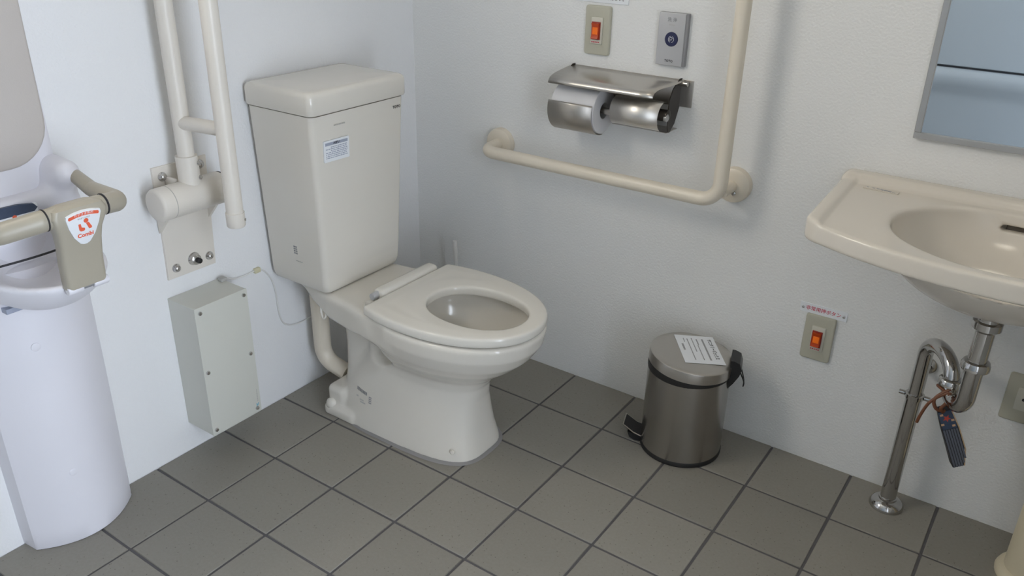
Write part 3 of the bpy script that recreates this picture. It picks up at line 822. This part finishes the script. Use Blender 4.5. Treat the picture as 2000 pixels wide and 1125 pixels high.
def trap():
    s = thing('drain_trap', 'chrome S-trap drain pipe below the washbasin, standing on the floor', 'drain pipe', (1.4945, -.068, 0))
    A = Vector((1.596, -.205, 0)); Cc = Vector((1.4945, -.068, 0)); B = A.lerp(Cc, .36)
    d = (Cc-A).normalized(); Z = lambda p, z: Vector((p.x, p.y, z))
    MB().lathe(Z(A, .571), [(.020, .020), (.020, .010), (.0265, .008), (.0265, -.006), (.022, -.010), (.020, -.012)], n=28).obj('tailpiece_nut', 'chrome', s)
    MB().lathe(Z(A, .48), [(.0175, .08), (.0175, 0)], n=24).obj('tailpiece', 'chrome', s)
    MB().lathe(Z(A, .488), [(.019, -.016), (.0265, -.012), (.0265, -.002), (.024, .004), (.019, .006)], n=28).obj('slip_nut', 'chrome', s)
    zb = .410
    P = [Z(A, .48)]; r1 = (B-A).length/2; m = A.lerp(B, .5)
    for i in range(13):
        a = PI+PI*i/12; P.append(Z(m+d*(math.cos(a)*r1), zb+math.sin(a)*.032))
    P.append(Z(B, .415))
    MB().tube(P, .0172, 20).obj('lower_bend', 'chrome', s)
    MB().lathe(Z(B, .404), [(.018, -.004), (.023, -.002), (.023, .009), (.020, .013), (.017, .014)], n=28).obj('slip_nut', 'chrome', s)
    P = [Z(B, .405)]; r2 = (Cc-B).length/2; m = B.lerp(Cc, .5)
    for i in range(17):
        a = PI-PI*i/16; P.append(Z(m+d*(math.cos(a)*r2), .412+math.sin(a)*.040))
    P.append(Z(Cc, .30))
    MB().tube(P, .0158, 20).obj('upper_bend', 'chrome', s)
    MB().tube([Z(Cc, .305), Z(Cc, .004)], .0175, 22).obj('down_pipe', 'chrome', s)
    MB().lathe(Z(Cc, .305), [(.018, -.006), (.020, -.005), (.020, .005), (.018, .006)], n=24).obj('pipe_clamp', 'chrome', s)
    for sg in (-1, 1):
        e = Z(Cc, .305)
        MB().lathe(e+d.cross(Vector((0, 0, 1)))*0+Vector((sg*.02, 0, 0)), [(.0055, 0), (.0055, sg*.012)] if sg > 0 else [(.0055, 0), (.0055, -.012)], (1, 0, 0), 12).obj('clamp_lug', 'chrome', s)
    MB().tube([Z(Cc, .352), Vector((Cc.x, -.004, .352))], .006, 12).obj('stay_rod', 'chrome', s)
    WB.disc(q := MB(), Cc.x+.004, .352, [(.020, 0), (.020, .004), (.013, .010), (.007, .011)], 24); q.obj('stay_rosette', 'chrome', s)
    MB().lathe(Z(Cc, 0), [(.038, 0), (.0385, .004), (.034, .013), (.026, .019), (.0205, .021), (.0205, .026), (.018, .027)], n=36).obj('floor_flange', 'chrome', s)
    return A, B
TA, TB = trap()
def post():
    s = thing('floor_post', 'thick beige upright pipe at the bottom right corner under the washbasin', 'pipe', (1.80, -.135, 0))
    MB().lathe((1.80, -.135, 0), [(.066, 0), (.067, .006), (.063, .016), (.054, .022)], n=40).obj('floor_flange', 'column', s)
    MB().lathe((1.80, -.135, 0), [(.052, .02), (.052, .60)], n=40).obj('pipe', 'column', s)
post()
def doorstop():
    s = thing('door_wedge', 'dark ribbed rubber door wedge hanging by a brown strap from the chrome trap', 'door wedge', (1.555, -.175, .35))
    # wedge hangs with its thin end up; local axes: along (down), across, thick
    top = Vector((1.561, -.176, .357)); bot = Vector((1.621, -.176, .236)); al = (bot-top).normalized()
    ac = Vector((0, -1, 0)).cross(al).normalized()
    th = Vector((0, -1, 0)); L = (bot-top).length
    th = (th+ac*.42).normalized(); ac = al.cross(th).normalized()
    # wedge body: thickness grows downwards
    R = []
    for t, a0, a1, d in ((0, -.011, .013, .010), (.36, -.0165, .015, .018), (.72, -.0165, .015, .026), (1.0, -.006, .0155, .030)):
        c = top+al*(L*t); R.append([c+ac*a0, c+ac*a1, c+ac*a1-th*d, c+ac*a0-th*d])
    w = MB().loft(R).obj('wedge_body', 'rubber', s)
    n = 6
    for i in range(n):
        a0 = -.0145+i*.0049; t0 = .37; t1 = 1.0-(.12 if i < 1 else 0)-(.05 if i == 1 else 0)
        f = MB(); P = []
        for t in (t0, t1):
            c = top+al*(L*t)
            P.append([c+ac*a0, c+ac*(a0+.0036), c+ac*(a0+.0036)+th*.0016, c+ac*a0+th*.0016])
        f.loft(P); f.obj('rib', 'wedge_rubber', w)
    F = Frame(top+al*.001, -ac, -al)
    q = MB(); F.slab(q, -.0135, .0145, -.048, -.008, .0002, .0012); q.obj('printed_band', 'blue_print', w)
    q = MB()
    F.plate(q, [(0+.0085*(1 if i % 2 else .42)*math.sin(2*PI*i/10+PI), -.024-.0085*(1 if i % 2 else .42)*math.cos(2*PI*i/10+PI)) for i in range(10)], .0012, .0017)
    q.obj('printed_star', 'red_print', w)
    for a, b in ((-.011, -.036), (.009, -.042), (-.008, -.015), (.010, -.030)):
        q = MB(); F.slab(q, a-.003, a+.003, b-.0022, b+.0022, .0012, .0016); q.obj('printed_patch', 'tan_print', w)
    q = MB()
    q.loft([[top+al*(L*t)+ac*a+th*d for a, d in ((b-.0016, .0), (b+.0006, .0), (b+.0006, .0015), (b-.0016, .0015))] for t, b in ((.0, -.0115), (.36, -.017), (.74, -.017), (1.0, -.0065))])
    q.obj('wood_edge', 'wood', w)
    # strap: knotted round the rising leg of the trap
    c = Vector((TB.x, TB.y, .392))
    lp = [c+Vector((.0205*math.cos(a), .0205*math.sin(a), .004*math.sin(2*a))) for a in np.linspace(0, 2*PI, 24)]
    MB().tube(lp, .0032, 10).obj('strap_loop', 'leather', s)
    k0 = c+Vector((-.006, -.022, -.002))
    MB().tube(spline([k0+Vector((.012, .004, .01)), k0, k0+Vector((-.012, -.006, -.018)), k0+Vector((-.004, -.008, -.036)), top+al*.008+th*.001], 6), .0036, 10).obj('strap', 'leather', s)
    MB().tube(spline([k0+Vector((.010, 0, .004)), k0+Vector((-.008, -.004, -.012)), k0+Vector((-.020, -.010, -.028)), k0+Vector((-.028, -.012, -.055)), k0+Vector((-.032, -.012, -.078))], 6), .0032, 10).obj('strap_end', 'leather', s)
    MB().tube(spline([k0+Vector((.012, -.002, .006)), k0+Vector((.010, -.006, -.018)), k0+Vector((.004, -.008, -.032)), top+al*.010+th*.001+ac*.004], 6), .0034, 10).obj('strap', 'leather', s)
doorstop()

# ------------------------------------------------------------------ left wall: folding support rail, box, cable
def support_rail():
    s = thing('support_rail', 'cream folding support rail folded up against the left wall beside the tank', 'support rail', (0, -.83, .60))
    q = MB(); WL.plate(q, [(-.885, .468), (-.755, .468), (-.747, .64), (-.742, .735), (-.882, .735), (-.882, .60)], 0, .006, .001); q.obj('wall_plate', 'rail_cream', s)
    for y0, y1 in ((-.888, -.881), (-.757, -.750)):
        q = MB().loft([[(x, y, z) for x, z in ((.004, .585), (.004, .69), (.05, .692), (.085, .685), (.085, .66), (.05, .635))] for y in (y0, y1)])
        q.obj('bracket', 'rail_cream', s)
    hc = (.068, -.925, .675)
    MB().lathe(hc, [(.030, -.002), (.034, 0), (.0365, .004), (.0365, .029)], (0, 1, 0), 36).obj('hub_cap', 'rail_cream', s)
    MB().lathe(hc, [(.0355, .028), (.0355, .0315)], (0, 1, 0), 36).obj('hub_seam', 'pale_ink', s)
    MB().lathe(hc, [(.0365, .031), (.0365, .164), (.035, .166)], (0, 1, 0), 36).obj('hub', 'rail_cream', s)
    MB().lathe(hc, [(.036, .1655), (.036, .169)], (0, 1, 0), 36).obj('end_ring', 'rubber', s)
    MB().tube([(.068, -.834, .68), (.068, -.834, .766)], .0235, 24).obj('sleeve', 'rail_cream', s)
    for z in (.718, .750): MB().lathe((.0895, -.822, z), [(.005, 0), (.005, .003), (.003, .0045)], (.9, .45, 0), 12).obj('sleeve_screw', 'screw', s)
    # two arms joined at the top by a bend, a rung between them
    loop = fillet([(.068, -.834, .70), (.068, -.834, 1.36), (.212, -.834, 1.36), (.212, -.834, .665)], .06, 10)
    MB().tube(loop, .0180, 22).obj('arm', 'rail_cream', s)
    MB().tube([(.070, -.834, .838), (.210, -.834, .846)], .0150, 18).obj('rung', 'rail_cream', s)
    MB().tube([(.212, -.834, .668), (.212, -.834, .639), (.212, -.834, .636)], [.0198, .0198, .018], 24).obj('end_cap', 'rail_cream', s)
    MB().lathe((.2285, -.823, .652), [(.003, 0), (.003, .002)], (.8, .6, 0), 10).obj('cap_screw', 'screw', s)
    MB().box(.006, .045, -.856, -.848, .690, .712, .002).obj('stop', 'rail_cream', s)
    for y, z in ((-.860, .712), (-.762, .718), (-.862, .492), (-.771, .493)):
        WL.disc(q := MB(), y, z, [(.0105, .006), (.0105, .0085), (.0085, .011), (.008, .013), (.006, .0155), (.002, .017)], 20); q.obj('bolt', 'screw', s)
    WL.disc(q := MB(), -.8125, .499, [(.016, .006), (.016, .007), (.0135, .010), (.0125, .017), (.008, .020)], 24); k = q.obj('rest_buffer', 'screw', s)
    WL.disc(q := MB(), -.8125, .499, [(.0065, .018), (.0065, .030), (.005, .031)], 16); q.obj('buffer_tip', 'rubber', k)
support_rail()

def junction_box():
    s = thing('junction_box', 'tall grey-cream metal junction box on the left wall below the support rail', 'junction box', (0, -.82, .078))
    MB().box(0, .0985, -.8935, -.7480, .0790, .4235, .001, 1).obj('case', 'box', s)
    q = MB(); FL = WL
    FL.plate(q, rrect(-.8945, -.7470, .0775, .4245, .002, 2), .0985, .1005, .0006); q.obj('cover', 'box', s)
    for y, z in ((-.881, .410), (-.758, .410), (-.8835, .254), (-.7595, .250), (-.884, .093), (-.7600, .091)):
        WL.disc(q := MB(), y, z, [(.0052, .1003), (.0052, .102), (.0042, .104), (.0015, .105)], 14); q.obj('screw', 'screw', s)
    q = MB()
    WL.slab(q, -.7605, -.7555, .0975, .1005, .1005, .1009); WL.slab(q, -.7555, -.7535, .1005, .1045, .1005, .1009); WL.slab(q, -.7615, -.7575, .1025, .1040, .1005, .1009)
    q.obj('blue_mark', 'cyan_ink', s)
    q = MB()
    for i in range(7): WL.slab(q, -.7565, -.7545, .110+i*.005, .1135+i*.005, .1005, .1008)
    q.obj('faint_print', 'pale_ink', s)
    MB().box(.012, .028, -.762, -.744, .4235, .432, .002).obj('cable_gland', 'pale_ink', s)
junction_box()
def cable():
    s = thing('cable', 'thin white cable looping down the wall from the box to the toilet pipe', 'cable', (.004, -.6, .2))
    P = [(.02, -.750, .4265), (.012, -.735, .422), (.006, -.709, .408), (.004, -.67, .405), (.004, -.637, .407), (.004, -.614, .395), (.004, -.594, .362), (.004, -.585, .318), (.004, -.583, .265), (.004, -.572, .228), (.004, -.548, .210), (.004, -.515, .204), (.004, -.482, .205), (.008, -.455, .21)]
    MB().tube(spline(P, 6), .0021, 8).obj('wire', 'cable', s)
    q = MB(); WL.slab(q, -.647, -.629, .400, .413, 0, .010, .002); q.obj('clip', 'clip', s)
cable()

# toilet brush, only its handle shows behind the seat
def brush():
    s = thing('toilet_brush', 'white toilet brush handle standing behind the toilet by the wall', 'toilet brush', (.215, -.075, 0))
    MB().lathe((.215, -.075, 0), [(.045, 0), (.047, .004), (.040, .02), (.042, .11), (.044, .115), (.040, .115), (.038, .02)], n=28).obj('holder', 'cable', s)
    MB().lathe((.215, -.075, .02), [(.004, 0), (.026, .01), (.026, .06), (.008, .075)], n=20).obj('bristles', 'paper', s)
    MB().tube([(.215, -.075, .08), (.206, -.075, .30), (.2035, -.075, .350), (.2035, -.075, .356)], [.006, .0062, .0075, .006], 12).obj('handle', 'cable', s)
brush()

# ------------------------------------------------------------------ baby chair
def baby_chair():
    YB = -1.205
    s = thing('baby_chair', 'white wall-mounted baby chair with a khaki T-shaped guard, cut by the left edge', 'baby chair', (0, YB, 0))
    def dring(z, hw, side, bulge, r=.012, n=14):
        """plan outline: flat at the wall, short straight sides, convex front"""
        P = [(0, -hw-.004), (side-.006, -hw), (side, -hw+.006)]
        for i in range(1, n):
            t = -1+2*i/n; P.append((side+(bulge-side)*(1-abs(t)**2.0), t*(hw-.006)))
        P += [(side, hw-.006), (side-.006, hw), (0, hw+.004)]
        return [(x, YB+y, z) for x, y in P]
    # lower pedestal
    R = [dring(.001, .111, .048, .094), dring(.004, .112, .0495, .0965), dring(.05, .113, .0495, .097), dring(.30, .115, .0495, .098), dring(.64, .116, .05, .098)]
    ped = MB().loft(R).obj('pedestal', 'baby', s)
    for y, z in ((-1.238, .481), (-1.226, .176)):
        x = .1125 if True else 0
        MB().lathe((.0885, y, z), [(.0088, 0), (.0088, .0065), (.0075, .0072), (.001, .0073)], (1, -.12, 0), 24).obj('screw_cap', 'baby', s)
    # upper back shell with its inset pad
    R = [dring(.64, .108, .045, .060), dring(.80, .106, .045, .058), dring(1.0, .103, .045, .056), dring(1.25, .098, .045, .054), dring(1.34, .085, .04, .05), dring(1.37, .06, .03, .04)]
    MB().loft(R).obj('back_shell', 'baby', s)
    P = rrect(-.094, .094, .818, 1.31, .078, 8)
    q = MB(); WL2 = Frame((0, YB, 0), (0, 1, 0), (0, 0, 1))
    def padx(y): return .050+.0*(1-(y/.1)**2)
    WL2.plate(q, P, .045, .0615, .006); q.obj('back_pad', 'pad', s)
    # seat shell: shoulders, cushion hollow and front lip, one moulding
    def seat(X, Y, Z):
        y = Y
        out = s_ell(X, y, Z, (.085, 0, .690), (.182, .122, .125))
        out = smax(out, Z-.655-.10*np.clip((.13-X)/.09, 0, 1), .012)
        out = np.maximum(out, .004-X)
        back = smax(smax(abs(y)-.112, X-.075-.012*np.cos(y*14), .02), smax(Z-.772, .60-Z, .02), .02)
        d = smin(out, back, .03)
        for sg in (-1, 1):
            d = smin(d, s_cap(X, y, Z, (.03, sg*.092, .802), (.088, sg*.096, .798), .026), .03)
            d = smin(d, s_cap(X, y, Z, (.05, sg*.098, .78), (.07, sg*.100, .66), .022), .03)
        d = np.maximum(d, .004-X)
        cav = s_ell(X, y, Z, (.143, 0, .690), (.106, .094, .078))
        d = smax(d, -cav, .012)
        return d
    net_obj('seat_shell', seat, (-.004, -.15, .55), (.32, .15, .845), .0045, 'baby', s, off=(0, YB, 0), smooth=3)
    # front lip rim where the guard is hinged
    # labels on the back
    F = Frame((.0885, YB-.03, .735), (0, 1, 0), (0, 0, 1))
    q = MB(); F.slab(q, -.075, .062, -.040, .022, -.02, .0004); lb = q.obj('warning_label', 'paper', s)
    q = MB(); F.plate(q, [(-.075, .008), (.055, .008), (.062, .014), (.056, .022), (.03, .027), (-.03, .029), (-.075, .029)], -.02, .0008); q.obj('label_band', 'label_navy', lb)
    q = MB(); rnd = random.Random(9)
    for r in range(8):
        b = .002-r*.0048; a = -.07
        while a < .05:
            e = min(a+rnd.uniform(.003, .009), .052); F.slab(q, a, e, b-.0009, b+.0009, .0002, .0008); a = e+rnd.uniform(.001, .004)
    q.obj('fine_print', 'grey_ink', lb)
    q = MB(); F.disc(q, .018, .006, [(.004, .0), (.004, .001)], 14); q.obj('red_mark', 'orange_ink', lb)
    # slit between back and cushion
    q = MB(); pts = [(.0885+.030*math.cos(t*1.15), YB+t*.088, .668-.004*t*t) for t in np.linspace(-1, 1, 17)]
    q.tube(pts, .0022, 8); q.obj('back_seam', 'dark_gap', s)
    # small blue-grey sticker under the lip
    q = MB(); WL.slab(q, -1.275, -1.235, .566, .576, .070, .0965, .0005, 1); q.obj('small_label', 'label_grey', s)
    # guard: U shaped rail and T post
    g = MB()
    y1 = .098
    path = fillet([(.075, YB-.106, .802), (.16, YB-y1-.020, .780), (.250, YB-y1-.024, .777), (.272, YB-.055, .787), (.276, YB, .789), (.272, YB+.055, .787), (.250, YB+y1, .777), (.16, YB+y1+.004, .780), (.075, YB+.106, .802)], .022, 7)
    g.tube(path, [float(np.interp(p.x, [.075, .14, .235], [.0120, .0135, .0185])) for p in path], 20); gd = g.obj('guard_rail', 'guard', s)
    # post: flares into the rail at its top
    R = []
    for z, hw, x, t in ((.806, .030, .276, .012), (.802, .044, .277, .017), (.79, .050, .277, .0195), (.775, .046, .276, .0185), (.757, .040, .273, .016), (.735, .0375, .269, .015), (.70, .037, .262, .0145), (.665, .0365, .260, .0145), (.650, .036, .259, .013)):
        yo = .004
        R.append([(x+b, YB+yo+a, z) for a, b in rrect(-hw, hw, -t, t, min(.009, t*.6), 4)])
    MB().loft(R).obj('guard_post', 'guard', s)
    for yy in (-.052, .052):
        q = MB(); c = Vector((.275, YB+.004+yy, .7885)); q.lathe(c, [(.0192, -.0008), (.0192, .0008)], (-.05 if yy > 0 else .05, 1, 0), 24); q.obj('joint_ring', 'dark_gap', gd)
    # hinge knuckles at the foot of the post
    for y0, y1_ in ((-.036, -.009), (.011, .040)):
        MB().lathe((.264, YB+.004+y0, .648), [(.007, 0), (.0085, .002), (.0085, y1_-y0-.002), (.007, y1_-y0)], (0, 1, 0), 18).obj('hinge_knuckle', 'baby', s)
    MB().lathe((.264, YB-.008, .648), [(.005, 0), (.005, .026)], (0, 1, 0), 14).obj('hinge_pin', 'silver_edge', s)
    # shield sticker on the post
    zt = .800
    def px(z): return np.interp(z, [.652, .665, .70, .735, .757, .775, .79], [.268, .2705, .2765, .284, .289, .2945, .2965])+.0009
    o = Vector((px(.735), YB+.004, .735)); upv = (Vector((px(.79), 0, .79))-Vector((px(.72), 0, .72))).normalized()
    F = Frame(Vector((px(.765)+.0005, YB+.006, .765)), (0, 1, 0), upv)
    sh = [(-.030, .027), (-.015, .0305), (0, .032), (.015, .0305), (.030, .027), (.031, .022), (.027, .004), (.019, -.016), (.009, -.030), (.003, -.033), (-.003, -.033), (-.009, -.030), (-.019, -.016), (-.027, .004), (-.031, .022)]
    q = MB(); F.plate(q, sh, -.004, .0012, .0004); st = q.obj('shield_sticker', 'paper', s)
    band = [(-.026, .0195), (-.013, .0225), (0, .0235), (.013, .0225), (.026, .0195), (.0275, .022), (.0265, .0255), (.013, .0285), (0, .0295), (-.013, .0285), (-.0265, .0255), (-.0275, .022)]
    q = MB(); F.plate(q, band, .0008, .0016); q.obj('sticker_band', 'orange_ink', st)
    F.text('お子さま専用', .0058, 0, .0265, .0019, 'paper', st)
    F.text('BABY KEEP', .0042, 0, .0185, .0016, 'grey_ink', st, sx=1.1)
    # seated figure mark: two separate shapes and a head
    q = MB(); F.disc(q, .0035, .0125, [(.0042, .001), (.0042, .0017)], 18); q.obj('figure_head', 'orange_ink', st)
    q = MB(); F.plate(q, [(.003, .0075), (.008, .0085), (.0135, -.002), (.0120, -.0045), (.0080, -.0045)], .001, .0017); q.obj('figure_body', 'orange_ink', st)
    q = MB(); F.plate(q, [(-.0105, .008), (-.0065, .0085), (-.0050, .001), (.0005, -.001), (.0005, -.0045), (-.0015, -.0065), (-.0070, -.0060), (-.0095, -.003)], .001, .0017); q.obj('figure_chair', 'orange_ink', st)
    F.text('Combi', .0105, .001, -.0145, .0017, 'orange_ink', st, bold=.0004)
baby_chair()
